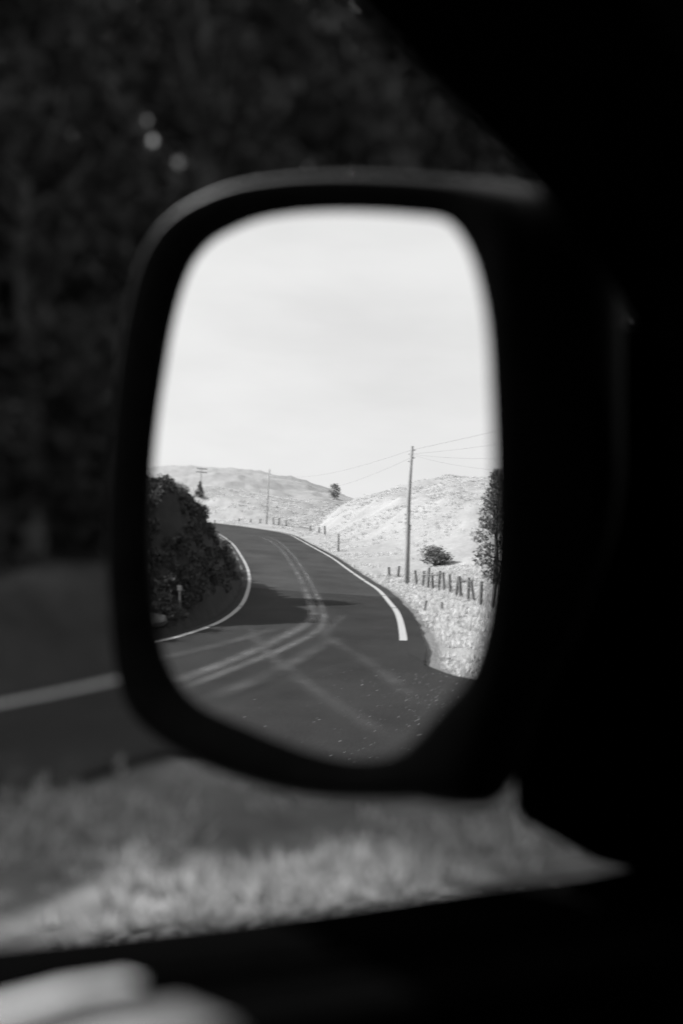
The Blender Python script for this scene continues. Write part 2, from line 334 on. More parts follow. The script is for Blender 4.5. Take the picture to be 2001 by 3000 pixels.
def land(x, y, full=False):
    x, y = np.asarray(x, float), np.asarray(y, float)
    base = zb(x, y)
    sl_, yl = signed(P4(Lc), x, y); sr_, yr = signed(P4(Rc), x, y)
    left = np.where(sl_ < 0, -sl_, 0.)          # metres beyond the far edge line
    rgt = np.where(sr_ > 0, sr_, 0.)            # metres beyond the near edge line
    D = np.hypot(x, y); az = np.degrees(np.arctan2(-x, -y))
    n_big = fbm(x*.07, y*.07, 3); n_mid = fbm(x*.32, y*.32, 11); n_sm = fbm(x*1.3, y*1.3, 21)
    z = base-.07
    # hills behind: near slope on the right, far hill beyond
    zn = 2.2+150*np.tan(np.radians(np.interp(az, NEAR_EL[:, 0], NEAR_EL[:, 1])))
    wn = np.clip((D-36)/(150-36), 0, 1); wn = wn*(1.25-.25*wn); wn = np.where(D > 150, 1-.35*sstep(150, 320, D), wn)
    zf = 2.2+290*np.tan(np.radians(np.interp(az, FAR_EL[:, 0], FAR_EL[:, 1])))
    wf = sstep(95, 290, D); wf = np.where(D > 290, 1-.5*sstep(290, 900, D), wf)
    hill = np.maximum(base+(zn-base)*wn, np.where(D > 95, np.minimum(base, 12)*(1-wf)+zf*wf, base))
    rear = sstep(15, -12, y)
    keep = np.maximum(sstep(2.5, 16, rgt), sstep(6, 30, left))
    gully = np.abs(fbm((x*.9+y*.5)*.05, (y-x*.3)*.018, 31, 3))
    rough = (n_big*1.0+n_mid*.22+gully*2.6-.9)*sstep(30, 75, D)+n_mid*.16+n_sm*.05
    z = z+(np.maximum(hill-base, -3)+rough)*keep*rear
    z = z+(n_sm*.07+n_mid*.10+.10)*sstep(.6, 2.5, rgt)-.15*sstep(.5, 1.4, rgt)*(1-sstep(2, 4, rgt))
    # the cut bank on the far side, behind
    crest = 1.9+3.6*sstep(-18.5, -15, yl)+1.6*sstep(-28.5, -33, yl)+2.0*sstep(-50, -60, yl)
    top = np.interp(az, [20, 25, 26, 27, 28, 29, 30, 32.5, 60], [1.3, 1.6, 1.85, 2.15, 2.5, 2.85, 3.1, 3.4, 3.6])
    bank_h = np.maximum(top+.35*fbm(yl*.25, yl*0+.5, 5)-base, .5)*sstep(-100, -70, yl)
    face = np.clip((left-.55)/np.maximum(crest-.55, .1), 0, 1); face = face**.8
    bk = sstep(6, -5, yl)
    bumps = (n_mid*.5+n_sm*.25)*sstep(.6, 2, left)
    z = z+bk*(bank_h*face*(1+.0*left)+bumps*sstep(-110, -80, yl))*(left > .3)
    # the wooded slope across the road, beside and ahead of the car
    fs = 1-bk
    st = .95*sstep(.8, 2.2, left)+np.clip(left-4.5, 0, 45)*.70+bumps*.8
    z = z+fs*st*(left > .3)
    ahead = sstep(10, 60, y)*np.clip(rgt-8, 0, 60)*.12
    z = z+ahead
    if not full: return z
    ntn = fbm(x*.6, y*.6, 55)
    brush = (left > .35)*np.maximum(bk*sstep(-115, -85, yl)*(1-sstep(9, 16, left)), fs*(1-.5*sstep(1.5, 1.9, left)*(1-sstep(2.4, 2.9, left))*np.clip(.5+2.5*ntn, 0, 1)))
    ap = poly_dist(APRON, x, y); ins = in_poly(APRON, x, y)
    gravel = np.clip(1-ap/1.2, 0, 1)*(~ins)*(x > -30); gravel = np.where(rgt < .9, np.maximum(gravel, .8), gravel)*(left <= 0)
    return z, np.clip(brush, 0, 1), np.clip(np.where((y > 1.2) & (y < 16) & (np.abs(x) < 30), np.clip(1.15-1.1*patchiness(x, y)+.5*ntn, 0, 1), gravel*(.7+.5*ntn)), 0, 1)
def hit(px, py, zoff=0.0):
    """where the reflected ray of a photo pixel meets the land"""
    P, Dv = reflect(px, py, MN); ts = np.concatenate([np.linspace(5, 130, 1300), np.linspace(130, 500, 900)])
    X, Y, Z = (P[k]+Dv[k]*ts for k in range(3)); k = np.nonzero(Z < land(X, Y)+zoff)[0]
    k = k[0] if len(k) else len(ts)-1
    return np.array([X[k], Y[k], float(land(X[k], Y[k]))]), ts[k]
def height_at(px, py, gp):
    """height above gp of the reflected ray where it passes over gp"""
    P, Dv = reflect(px, py, MN); d = hypot(gp[0]-P[0], gp[1]-P[1]); return P[2]+Dv[2]/hypot(Dv[0], Dv[1])*d-gp[2]

# ground sheet: polar grid round the car, finer towards the view in the mirror
az = np.concatenate([np.arange(-20, -2, 1.2), np.arange(-2, 36, .22), np.arange(36, 60, .9), np.arange(60, 340, 1.6)])
ring = 1.5*np.exp(np.arange(0, 560)*.0135); ring = ring[ring < 2600]; ring = np.concatenate([ring, [3200, 4200, 6000]])
AZ, RR = np.meshgrid(np.radians(az), ring)
gx, gy = -np.sin(AZ)*RR, -np.cos(AZ)*RR
gz, br, gvl = land(gx.ravel(), gy.ravel(), True)
na, nr = len(az), len(ring)
V = np.column_stack([gx.ravel(), gy.ravel(), gz]); V = np.vstack([V, [0, 0, -.07]])
i, j = np.meshgrid(np.arange(nr-1), np.arange(na), indexing='ij'); j2 = (j+1) % na
F = np.stack([i*na+j, i*na+j2, (i+1)*na+j2, (i+1)*na+j], -1).reshape(-1, 4)
cfan = np.array([[len(V)-1, (k+1) % na, k, k] for k in range(na)])
me = bpy.data.meshes.new('ground'); faces = F[:, ::-1].tolist()+[[len(V)-1, k, (k+1) % na][::-1] for k in range(na)]
me.from_pydata(V.tolist(), [], faces); me.polygons.foreach_set('use_smooth', [True]*len(me.polygons)); me.update()
if me.polygons[0].normal.z < 0: me.flip_normals()
for nm, arr in (('brush', br), ('gravel', gvl)):
    a_ = me.attributes.new(nm, 'FLOAT', 'POINT'); a_.data.foreach_set('value', np.append(arr, 0).astype(np.float32))
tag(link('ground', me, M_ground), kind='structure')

# ------------------------------------------------------------------ road, markings, turnout
def normals2(P):
    d = np.gradient(P, axis=0); d /= np.linalg.norm(d, axis=1)[:, None]; return np.column_stack([d[:, 1], -d[:, 0]])   # to the right
def sheet(name, rows, mat, dz, parent=None, along=None):
    """rows: list of (n,2) polylines across the strip"""
    k, n = len(rows), len(rows[0]); P = np.stack(rows, 1).reshape(-1, 2)
    Vv = np.column_stack([P, zb(P[:, 0], P[:, 1])+dz])
    a, b = np.meshgrid(np.arange(n-1), np.arange(k-1), indexing='ij')
    Ff = np.stack([a*k+b, a*k+b+1, (a+1)*k+b+1, (a+1)*k+b], -1).reshape(-1, 4)
    me = fast_mesh(name, Vv, Ff, True)
    s_ = np.concatenate([[0], np.cumsum(np.linalg.norm(np.diff(rows[k//2], axis=0), axis=1))])
    uvl = me.uv_layers.new(name='UVMap'); U = np.stack([np.tile(np.linspace(0, 1, k), n), np.repeat(s_, k)], -1)
    uvl.data.foreach_set('uv', U[Ff.ravel()].astype(np.float32).ravel())
    fd = np.repeat(np.clip(np.minimum(s_, s_[-1]-s_)/1.6, 0, 1), k); at_ = me.attributes.new('fade', 'FLOAT', 'POINT'); at_.data.foreach_set('value', fd.astype(np.float32))
    if me.polygons[0].normal.z < 0: me.flip_normals()
    return link(name, me, mat, parent)
Ln, Rn = normals2(Lc), normals2(Rc)
La, Ra = Lc-Ln*.38, Rc+Rn*(.55+.12*fbm(Rc[:, 1]*.8, Rc[:, 0]*.8, 9)[:, None])
rows = [La*(1-u)+Ra*u for u in np.linspace(0, 1, 9)]
road = tag(sheet('road', rows, M_road, 0.0), kind='structure')
def dense(P, step=.25):
    s_ = np.concatenate([[0], np.cumsum(np.linalg.norm(np.diff(P, axis=0), axis=1))]); q = np.arange(0, s_[-1], step)
    return np.column_stack([np.interp(q, s_, P[:, 0]), np.interp(q, s_, P[:, 1])])
def strip(name, P, width, mat, dz, parent, off=0.0):
    N = normals2(P); wv = np.asarray(width)
    wv = wv[:, None] if wv.ndim else wv
    return sheet(name, [P+N*(off-wv/2), P+N*(off-wv/6), P+N*(off+wv/6), P+N*(off+wv/2)], mat, dz, parent)
def runs(P, lengths, gap):
    """split a dense polyline (0.25 m steps) into painted runs with cracks between them"""
    i, k = 0, 0
    while i < len(P)-8:
        n = int(lengths[k % len(lengths)]/.25); yield P[i:i+n+1]; i += n; k += 1
Ld = dense(catmull(LEFT, 14)); Rd = dense(catmull(RIGHT, 14))
Rd = Rd[Rd[:, 1] < -14.4]
def cracked(name, Pd, lengths, width):
    for seg in runs(Pd, lengths, .08):
        if len(seg) < 3: continue
        d0 = seg[1]-seg[0]; d0 /= np.linalg.norm(d0); d1 = seg[-1]-seg[-2]; d1 /= np.linalg.norm(d1)
        seg = seg.copy(); seg[0] += d0*.08; seg[-1] -= d1*.08
        strip(name, seg, width, M_line, .010, road)
cracked('edge_line', Rd, [9, 6.5, 11, 4.5, 7.5, 5.25], .20)
cracked('edge_line', Ld, [8, 12, 6, 9.5], .17)
# apron of the turnout where the car stands
ap = np.array(APRON); ap = catmull(np.vstack([ap, ap[:1]]), 10)[:-1]
ap = ap+np.column_stack([fbm(ap[:, 0]*2, ap[:, 1]*2, 41), fbm(ap[:, 0]*2, ap[:, 1]*2, 47)])*.07
cen = np.array([-1.0, -4.5]); nring = 14; VV = [np.append(cen, zb(*cen)+.004)]
for k in range(1, nring+1):
    for q in ap:
        pnt = cen+(q-cen)*k/nring; VV.append((pnt[0], pnt[1], float(zb(pnt[0], pnt[1]))+(.004 if k < nring else -.03)))
n = len(ap); FF = [(0, 1+i, 1+(i+1) % n) for i in range(n)]
for k in range(nring-1):
    for i in range(n):
        i2 = (i+1) % n; FF.append((1+k*n+i, 1+(k+1)*n+i, 1+(k+1)*n+i2, 1+k*n+i2))
me = mesh('turnout', VV, FF, True)
if me.polygons[0].normal.z < 0: me.flip_normals()
uvl = me.uv_layers.new(name='UVMap')
uvl.data.foreach_set('uv', np.array([c for l in me.loops for c in (me.vertices[l.vertex_index].co.x/6, me.vertices[l.vertex_index].co.y)], np.float32))
apron = tag(link('turnout', me, M_apron), kind='structure')
# worn double centre line and the pale dust tracks of tyres turning into the turnout
def road_hit(px, py):
    P, Dv = reflect(px, py, MN); ts = np.linspace(4, 140, 5000); X, Y = P[0]+Dv[0]*ts, P[1]+Dv[1]*ts
    k = np.nonzero(P[2]+Dv[2]*ts < zb(X, Y)); k = k[0][0] if len(k[0]) else -1
    return X[k], Y[k]
def band(name, pix, width, mat, dz): strip(name, dense(catmull(np.array([road_hit(*q) for q in pix]), 10)), width, mat, dz, road)
band('centre_line', [(596, 1232), (622, 1243), (650, 1268), (672, 1300), (690, 1330), (704, 1362), (716, 1395), (712, 1425), (640, 1468), (520, 1521), (395, 1567), (330, 1585)], .66, M_faded, .007)
band('centre_line', [(612, 1232), (638, 1243), (668, 1270), (692, 1302), (710, 1332), (726, 1364), (740, 1398), (738, 1440), (672, 1480), (590, 1515), (470, 1562), (400, 1592)], .5, M_faded, .009)
band('tyre_track', [(575, 1438), (590, 1470), (625, 1510), (700, 1570), (790, 1630), (880, 1690), (950, 1740)], .62, M_dust, .011)
band('tyre_track', [(735, 1455), (790, 1488), (850, 1525), (910, 1570), (985, 1640)], .62, M_dust, .013)
band('tyre_track', [(790, 1412), (770, 1432), (752, 1450), (735, 1475)], .55, M_dust, .015)
band('tyre_track', [(340, 1520), (420, 1503), (520, 1478), (600, 1455), (650, 1437)], .7, M_dust, .017)
band('tyre_track', [(440, 1622), (520, 1592), (640, 1540), (730, 1490), (790, 1462)], .7, M_dust, .019)

# ------------------------------------------------------------------ vegetation
def leaves(blobs, n, size, squash=.75, surf=.55):
    """leaf-sized faces spread through ellipsoid clumps; blobs: (x,y,z,r)"""
    B = np.array(blobs, float); wgt = B[:, 3]**2; idx = rng.choice(len(B), n, p=wgt/wgt.sum())
    d = rng.normal(size=(n, 3)); d /= np.linalg.norm(d, axis=1)[:, None]
    r = surf+(1-surf)*rng.random(n)**.6; r *= B[idx, 3]*(1+.18*rng.normal(size=n))
    c = B[idx, :3]+d*r[:, None]*np.array([1, 1, squash])
    u = rng.normal(size=(n, 3)); u /= np.linalg.norm(u, axis=1)[:, None]
    v = np.cross(u, rng.normal(size=(n, 3))); v /= np.linalg.norm(v, axis=1)[:, None]
    s_ = size*(.5+rng.random(n))[:, None]
    Vv = np.stack([c-u*s_, c+v*s_*.45, c+u*s_, c-v*s_*.45], 1).reshape(-1, 3)
    return Vv, np.arange(4*n).reshape(-1, 4)
def tree_parts(h, crown_r, trunk_h, n, size, nblob, mat, lean=(0, 0), conifer=False):
    """trunk with limbs, and crown, as two meshes"""
    pts = [(lean[0]*k/6*h*.6, lean[1]*k/6*h*.6, h*.8*k/6) for k in range(7)]; pts = [(x+random.uniform(-.03, .03)*h*.3, y+random.uniform(-.03, .03)*h*.3, z) for x, y, z in pts]; pts[0] = (0, 0, -.25)
    r0 = h*.022+.03; Vt, Ft = tube(pts, [r0*(1.25 if k == 0 else 1)*(1-.13*k) for k in range(7)], 7)
    Vt, Ft = list(Vt), list(Ft); blobs = []
    for k in range(nblob):
        f = (k+.5)/nblob; z = trunk_h+(h-trunk_h)*f; a = k*2.4+random.random()
        rr = crown_r*(1-f)**.8 if conifer else crown_r*sqrt(max(.05, 1-(2*f-.85)**2))*.72
        rr *= random.uniform(.55, 1.05); bx, by = rr*cos(a)+lean[0]*z*.6, rr*sin(a)+lean[1]*z*.6
        br_ = (crown_r*(.16+.28*(1-f)) if conifer else crown_r*random.uniform(.26, .46))
        blobs.append((bx, by, z, br_))
        zz = min(z*.8, h*.75); q = zz/(h*.8)*6; i0 = int(min(q, 5)); p0 = Vector(pts[i0]).lerp(Vector(pts[i0+1]), q-i0)
        Vb, Fb = tube([p0, p0.lerp(Vector((bx, by, z)), .55)+Vector((0, 0, -.03*h)), Vector((bx, by, z))], [r0*.35, r0*.22, r0*.1], 5)
        o_ = len(Vt); Vt += Vb; Ft += [tuple(o_+i for i in f_) for f_ in Fb]
    Vl, Fl = leaves(blobs, n, size)
    return mesh('trunk', Vt, Ft, True), fast_mesh('crown', Vl, Fl), mat
def put_tree(name, parts, loc, rz=0, sc=1.0, **kw):
    o = empty(name, loc); o.rotation_euler.z = rz; o.scale = (sc, sc, sc); tag(o, **kw)
    link('trunk', parts[0], M_bark, o); link('crown', parts[1], parts[2], o); return o
def ground_at(x, y): return float(land(np.array(x), np.array(y)))

# trees of the wooded slope across the road, seen out of focus past the mirror
kinds = [tree_parts(9.5, 2.6, 1.0, 7000, .15, 26, M_leafdark), tree_parts(8.5, 2.2, 1.6, 6000, .14, 22, M_leafdark, (.08, -.05)), tree_parts(10.5, 2.3, .7, 7000, .13, 28, M_leafdark, conifer=True), tree_parts(7.5, 2.5, .4, 6000, .15, 24, M_leafdark)]
spots = [(-16.3, 8.6, 3, .62), (-17.2, 11.0, 0, .9), (-20.5, 8.4, 1, .78), (-17.6, 14.6, 2, .95), (-21.2, 12.2, 0, 1.05), (-18.8, 18.4, 3, 1.1), (-22.8, 16.2, 2, 1.05), (-20.2, 22.5, 0, 1.1), (-25.4, 12.5, 1, 1.1), (-24.6, 20.8, 1, 1.15),
         (-20.4, 27.5, 2, 1.15), (-25.2, 26.4, 0, 1.2), (-21.5, 33, 3, 1.3), (-29.5, 18.0, 2, 1.15), (-30, 24, 0, 1.2), (-27, 32, 1, 1.3), (-22.5, 40, 0, 1.35), (-33.5, 31, 2, 1.25), (-29, 41, 3, 1.4), (-36, 23, 1, 1.2), (-17.2, 37, 1, 1.2), (-18.2, 45, 0, 1.4)]
for k, (x, y, kd, s_) in enumerate(spots):
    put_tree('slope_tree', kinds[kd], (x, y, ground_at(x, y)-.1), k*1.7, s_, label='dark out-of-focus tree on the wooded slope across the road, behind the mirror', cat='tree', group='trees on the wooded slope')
# undergrowth on that slope
bl = []
for _ in range(620):
    x, y = rng.uniform(-46, -11), rng.uniform(-1, 50); s_, yl_ = signed(P4(Lc), x, y)
    if s_ > -2.9: continue
    r_ = rng.uniform(.5, 1.25); bl.append((x, y, ground_at(x, y)+r_*.35, r_))
Vl, Fl = leaves(bl, 85000, .17)
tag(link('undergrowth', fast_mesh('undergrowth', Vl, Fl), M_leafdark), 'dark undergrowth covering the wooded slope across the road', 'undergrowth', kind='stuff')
# scrub on the cut bank (left side of the mirror)
bl = []
while len(bl) < 1500:
    u = rng.integers(0, len(Ld)); q = Ld[u]
    if not (-82 < q[1] < -7): continue
    nn = normals2(Ld[max(u-1, 0):u+2])[1]; s_ = .75+rng.random()*6.3; x, y = q-nn*s_
    d_ = hypot(x, y); r_ = rng.uniform(.12, .36)*(1 if s_ < 3.5 else 1.25)*(1 if q[1] > -34 else .7)
    if q[1] < -45 and s_ < 1.5: continue
    bl.append((x, y, ground_at(x, y)+r_*.3, r_))
for ya in np.arange(-46, -29.5, .55):          # taller stems at the road's edge, which throw spiky shadows over the edge line
    if rng.random() < .4: continue
    k = int(np.argmin(abs(Ld[:, 1]-ya))); nn = normals2(Ld[k-1:k+2])[1]; x, y = Ld[k]-nn*rng.uniform(1.0, 1.9); g0 = ground_at(x, y); top = rng.uniform(.4, 1.2)
    for z in np.arange(.15, top, .22): bl.append((x+rng.normal()*.08, y+rng.normal()*.08, g0+z, .22-.08*z))
while len(bl) < 2250:
    u = rng.integers(0, len(Ld)); q = Ld[u]
    if not (-21 < q[1] < -6): continue
    nn = normals2(Ld[max(u-1, 0):u+2])[1]; x, y = q-nn*(.7+rng.random()*6.5); r_ = rng.uniform(.10, .34)
    bl.append((x, y, ground_at(x, y)+r_*.25, r_))
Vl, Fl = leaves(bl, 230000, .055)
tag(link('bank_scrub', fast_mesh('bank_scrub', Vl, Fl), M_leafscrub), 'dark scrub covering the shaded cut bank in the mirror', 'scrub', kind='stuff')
def shrub_parts(r, h, n, size, mat, nblob=12):
    blobs, Vt, Ft = [], [], []
    for k in range(nblob):
        a = k*2.4; rr = r*.62*sqrt((k+.3)/nblob); z = h*(.12+.7*random.random()*(1-.5*rr/r))
        blobs.append((rr*cos(a), rr*sin(a), z, r*random.uniform(.25, .45)))
        Vb, Fb = tube([(0, 0, -.1), (rr*cos(a)*.5, rr*sin(a)*.5, z*.55), (rr*cos(a), rr*sin(a), z)], [.035*r, .025*r, .012*r], 5)
        o_ = len(Vt); Vt += list(Vb); Ft += [tuple(o_+i for i in f_) for f_ in Fb]
    Vl, Fl = leaves(blobs, n, size, squash=.8, surf=.3)
    return mesh('stem', Vt, Ft, True), fast_mesh('foliage', Vl, Fl), mat
def put_shrub(name, parts, loc, rz=0, sc=1, **kw):
    o = empty(name, loc); o.rotation_euler.z = rz; o.scale = (sc,)*3 if np.isscalar(sc) else sc; tag(o, **kw)
    link('stem', parts[0], M_bark, o); link('foliage', parts[1], parts[2], o); return o
sh1 = shrub_parts(1.0, 1.3, 2600, .055, M_leafscrub); sh2 = shrub_parts(1.0, 1.2, 2200, .05, M_leafpale)
def bank_spot(ya, s_):
    k = int(np.argmin(abs(Lc[:, 1]-ya))); q = Lc[k]-Ln[k]*s_; return (q[0], q[1], ground_at(*q)-.05)
put_shrub('bank_shrub', sh1, bank_spot(-13.6, 6.0), 0, 1.25, label='dense dark shrub at the top of the bank against the left mirror edge', cat='shrub', group='shrubs on the bank crest')
put_shrub('bank_shrub', sh2, bank_spot(-20.2, 2.5), 1, .85, label='paler dusty shrub on the bank crest, beside the dense dark one', cat='shrub', group='shrubs on the bank crest')
put_shrub('bank_shrub', sh1, bank_spot(-24.5, 3.0), 2, .5, label='rounded dark shrub on the bank crest above the shadow on the road', cat='shrub', group='shrubs on the bank crest')
put_shrub('bank_shrub', sh1, bank_spot(-31.5, 4.4), 3, .5, label='dark shrub where the bank crest drops towards the road', cat='shrub', group='shrubs on the bank crest')
put_shrub('bank_shrub', sh2, bank_spot(-40, 3.8), 4, .7, label='small pale shrub at the far foot of the bank by the bend', cat='shrub', group='shrubs on the bank crest')

tp = tree_parts(4.2, 1.8, .3, 12000, .10, 26, M_leafscrub)  # out-of-view tree, added to throw the shadow across the road
put_tree('added_shade_tree', tp, (-17.9, -22.4, ground_at(-17.9, -22.4)), label='unseen leafy tree added beyond the left mirror edge to shade the road', cat='tree')
# hillside trees and bushes in the mirror
gp, d_ = hit(458, 1141); hh = height_at(458, 1104, gp)
put_tree('conifer_tree', tree_parts(hh, hh*.42, hh*.02, 1800, hh*.035, 22, M_leafdark, conifer=True), gp, label='dark conical tree standing alone on the far hill behind the left utility pole', cat='tree')
gp, d_ = hit(767, 1147); hh = max(height_at(765, 1112, gp), 2.5)
put_tree('hill_tree', tree_parts(hh, hh*.55, hh*.12, 1100, hh*.045, 14, M_leafmid, (.1, .05)), gp, label='small ragged tree in the notch between the two hills', cat='tree')
gp, d_ = hit(1002, 1298); hh = height_at(1000, 1244, gp)
sh3 = shrub_parts(1.0, 1.15, 2600, .045, M_leafmid, 16)
put_shrub('hillside_bush', sh3, gp, 0, (hh*1.0, hh*1.0, hh*.85), label='grey bush on the dry hillside above the leaning fence posts', cat='bush')
for (px, py, hgt, lb) in ((1136, 1345, 5.4, 'tall dark tree cut off by the right edge of the mirror'), (1133, 1225, 4.6, 'darker hillside tree higher up at the right edge of the mirror')):
    gp, d_ = hit(px, py)
    put_tree('edge_tree', tree_parts(hgt, hgt*.22, .2, 4000, .07, 22, M_leafmid), gp, label=lb, cat='tree', group='trees at the right mirror edge')

# dry grass: tussocks as one mass of blades
def tussocks(P, nb, hgt, spread):
    """P (n,3) bases; nb blades each"""
    n = len(P); base = np.repeat(P, nb, 0); m_ = n*nb
    H = np.repeat(hgt, nb)*(.5+.7*rng.random(m_)); a = rng.random(m_)*2*pi; rad = np.repeat(spread, nb)
    off = rng.normal(size=(m_, 2))*rad[:, None]*.45
    b = base+np.column_stack([off, np.zeros(m_)-.03])
    ln = np.column_stack([np.cos(a), np.sin(a)])*(H*(.15+.55*rng.random(m_)))[:, None]+off*.6
    tip = b+np.column_stack([ln, H]); wd = (.012+.006*np.linalg.norm(b[:, :2], axis=1)/10)*(1+rng.random(m_))
    sd = np.column_stack([-np.sin(a+1), np.cos(a+1), np.zeros(m_)])*wd[:, None]
    Vv = np.stack([b-sd, b+sd, tip], 1).reshape(-1, 3); return Vv, np.arange(3*m_).reshape(-1, 3)
def scatter(n, azr, dr, test, p=.6):
    a = np.radians(rng.uniform(*azr, n)); d = np.exp(rng.uniform(np.log(dr[0]), np.log(dr[1]), n)) if p is None else dr[0]+(dr[1]-dr[0])*rng.random(n)**p
    x, y = -np.sin(a)*d, -np.cos(a)*d; k = test(x, y); x, y = x[k], y[k]
    return np.column_stack([x, y, land(x, y)])
def verge(x, y):
    s_, _ = signed(P4(Rc), x, y); return (s_ > .95+.25*fbm(x*.9, y*.9, 77)) & (poly_dist(APRON, x, y) > .3) & ~in_poly(APRON, x, y)
G1 = scatter(9000, (-4, 17), (11, 44), verge, .75); k = fbm(G1[:, 0]*.8, G1[:, 1]*.8, 61) > -.3; G1 = G1[k]
V1, F1 = tussocks(G1, 8, .05+.20*rng.random(len(G1))**2, np.full(len(G1), .13))
tag(link('verge_grass', fast_mesh('verge_grass', V1, F1), M_grass), 'pale dry grass on the verge between road and fence', 'grass', kind='stuff')
G2 = scatter(16000, (-3, 30), (40, 170), lambda x, y: verge(x, y) & (signed(P4(Lc), x, y)[0] > -999), .7)
s2, _ = signed(P4(Lc), G2[:, 0], G2[:, 1]); s3, _ = signed(P4(Rc), G2[:, 0], G2[:, 1]); G2 = G2[(s3 > .9)]
k = fbm(G2[:, 0]*.25, G2[:, 1]*.25, 67) > 0; G2 = G2[k]
V2, F2 = tussocks(G2, 7, .08+.22*rng.random(len(G2)), np.full(len(G2), .35))
tag(link('hill_grass', fast_mesh('hill_grass', V2, F2), M_grass), 'pale dry grass tussocks over the hillsides in the mirror', 'grass', kind='stuff')
# grass and stones beside the car, seen past the mirror
def front(x, y):
    sR, _ = signed(P4(Rc), x, y); return ~in_poly(APRON, x, y) & (sR > .3)
a = rng.uniform(-11, 1, 16000); b = rng.uniform(2.2, 11, 16000); k = front(a, b); a, b = a[k], b[k]
G3 = np.column_stack([a, b, land(a, b)]); G3 = G3[rng.random(len(G3)) < np.clip(patchiness(a, b)*1.3-.15, .03, 1)]
V3, F3 = tussocks(G3, 9, .05+.12*rng.random(len(G3)), np.full(len(G3), .09))
tag(link('roadside_grass', fast_mesh('roadside_grass', V3, F3), M_roadgrass), 'short dry grass at the roadside below the mirror, out of focus', 'grass', kind='stuff')
# loose stones on the turnout
n = 5200
px_ = rng.uniform(-5.2, 2.0, n); py_ = rng.uniform(-12.2, -3.5, n); wgt = np.exp(-((px_+.9)/1.9)**2)*(.35+.65*sstep(-4, -9, py_)); k = (rng.random(n) < wgt); px_, py_ = px_[k], py_[k]
oc = np.array([(1, 0, 0), (0, 1, 0), (-1, 0, 0), (0, -1, 0), (0, 0, 1), (0, 0, -1)], float); of = np.array([(0, 1, 4), (1, 2, 4), (2, 3, 4), (3, 0, 4), (1, 0, 5), (2, 1, 5), (3, 2, 5), (0, 3, 5)])
n = len(px_); sz = .005+.013*rng.random(n)**3; an = rng.random(n)*2*pi
Vp = oc[None]*sz[:, None, None]*(1+.35*rng.normal(size=(n, 6, 3))*.6)*np.array([1, .8, .6]); ca, sa = np.cos(an)[:, None], np.sin(an)[:, None]
Vp = np.stack([Vp[..., 0]*ca-Vp[..., 1]*sa, Vp[..., 0]*sa+Vp[..., 1]*ca, Vp[..., 2]], -1)+np.stack([px_, py_, zb(px_, py_)+sz*.35], -1)[:, None]
tag(link('gravel', fast_mesh('gravel', Vp.reshape(-1, 3), (of[None]+6*np.arange(n)[:, None, None]).reshape(-1, 3)), M_pebble), 'loose pale stones scattered over the turnout behind the car', 'gravel', kind='stuff')

# rocks at the foot of the bank
import bmesh
def rock(name, loc, s_, seed, label):
    bm = bmesh.new(); bmesh.ops.create_icosphere(bm, subdivisions=3, radius=1)
    for v in bm.verts:
        c = v.co; f = 1+.35*float(fbm(np.array(c.x*1.3+seed), np.array(c.y*1.3+c.z), seed))+.15*float(fbm(np.array(c.x*4+seed), np.array(c.z*4+c.y), seed+5))
        v.co = Vector((c.x*f*s_[0], c.y*f*s_[1], c.z*f*s_[2]))
    me = bpy.data.meshes.new(name); bm.to_mesh(me); bm.free()
    tag(link(name, me, M_rock, None, loc), label, 'rock', 'rocks at the foot of the bank')
q = bank_spot(-13.9, .95); rock('bank_rock', q, (.45, .8, .17), 3, 'wide low rock at the foot of the bank beside the edge line')
q = bank_spot(-14.9, 1.25); rock('bank_rock', q, (.3, .45, .16), 8, 'smaller rock just behind the low one at the bank foot')

# ------------------------------------------------------------------ roadside posts and fence
def post_mesh(h, r, sides=8):
    Vt, Ft = tube([(0, 0, -.3), (.004, 0, h*.5), (.0, .004, h-.02), (0, 0, h)], [r, r*.97, r*.95, r*.75], sides); return mesh('post', Vt, Ft)
q_ = road_hit(492, 1224); gp = np.array([q_[0], q_[1], float(zb(*q_))]); hh = max(height_at(492, 1194, gp), .8)
o = empty('marker_post', gp); tag(o, 'dark roadside marker post at the inside of the bend', 'marker post')
link('post', post_mesh(hh, .07*hh/1.0, 8), M_post, o); box('reflector', (0, .075*hh, hh*.82), (.09, .02, .16), M_galv, o, .004)
gp, t_ = hit(413, 1376); P, Dv = reflect(413, 1376, MN); gp = P+Dv*(t_-.75); g0 = ground_at(gp[0], gp[1]); hh = .30; gp[2] = max(gp[2], g0)
o = empty('marker_post', gp); tag(o, 'short white marker post among the scrub on the shaded bank', 'marker post')
box('post', (0, 0, (hh-(gp[2]-g0)-.2)/2), (.06, .03, hh+(gp[2]-g0)+.2), M_white, o, .006); box('cap', (0, 0, hh-.03), (.15, .045, .12), M_white, o, .006)

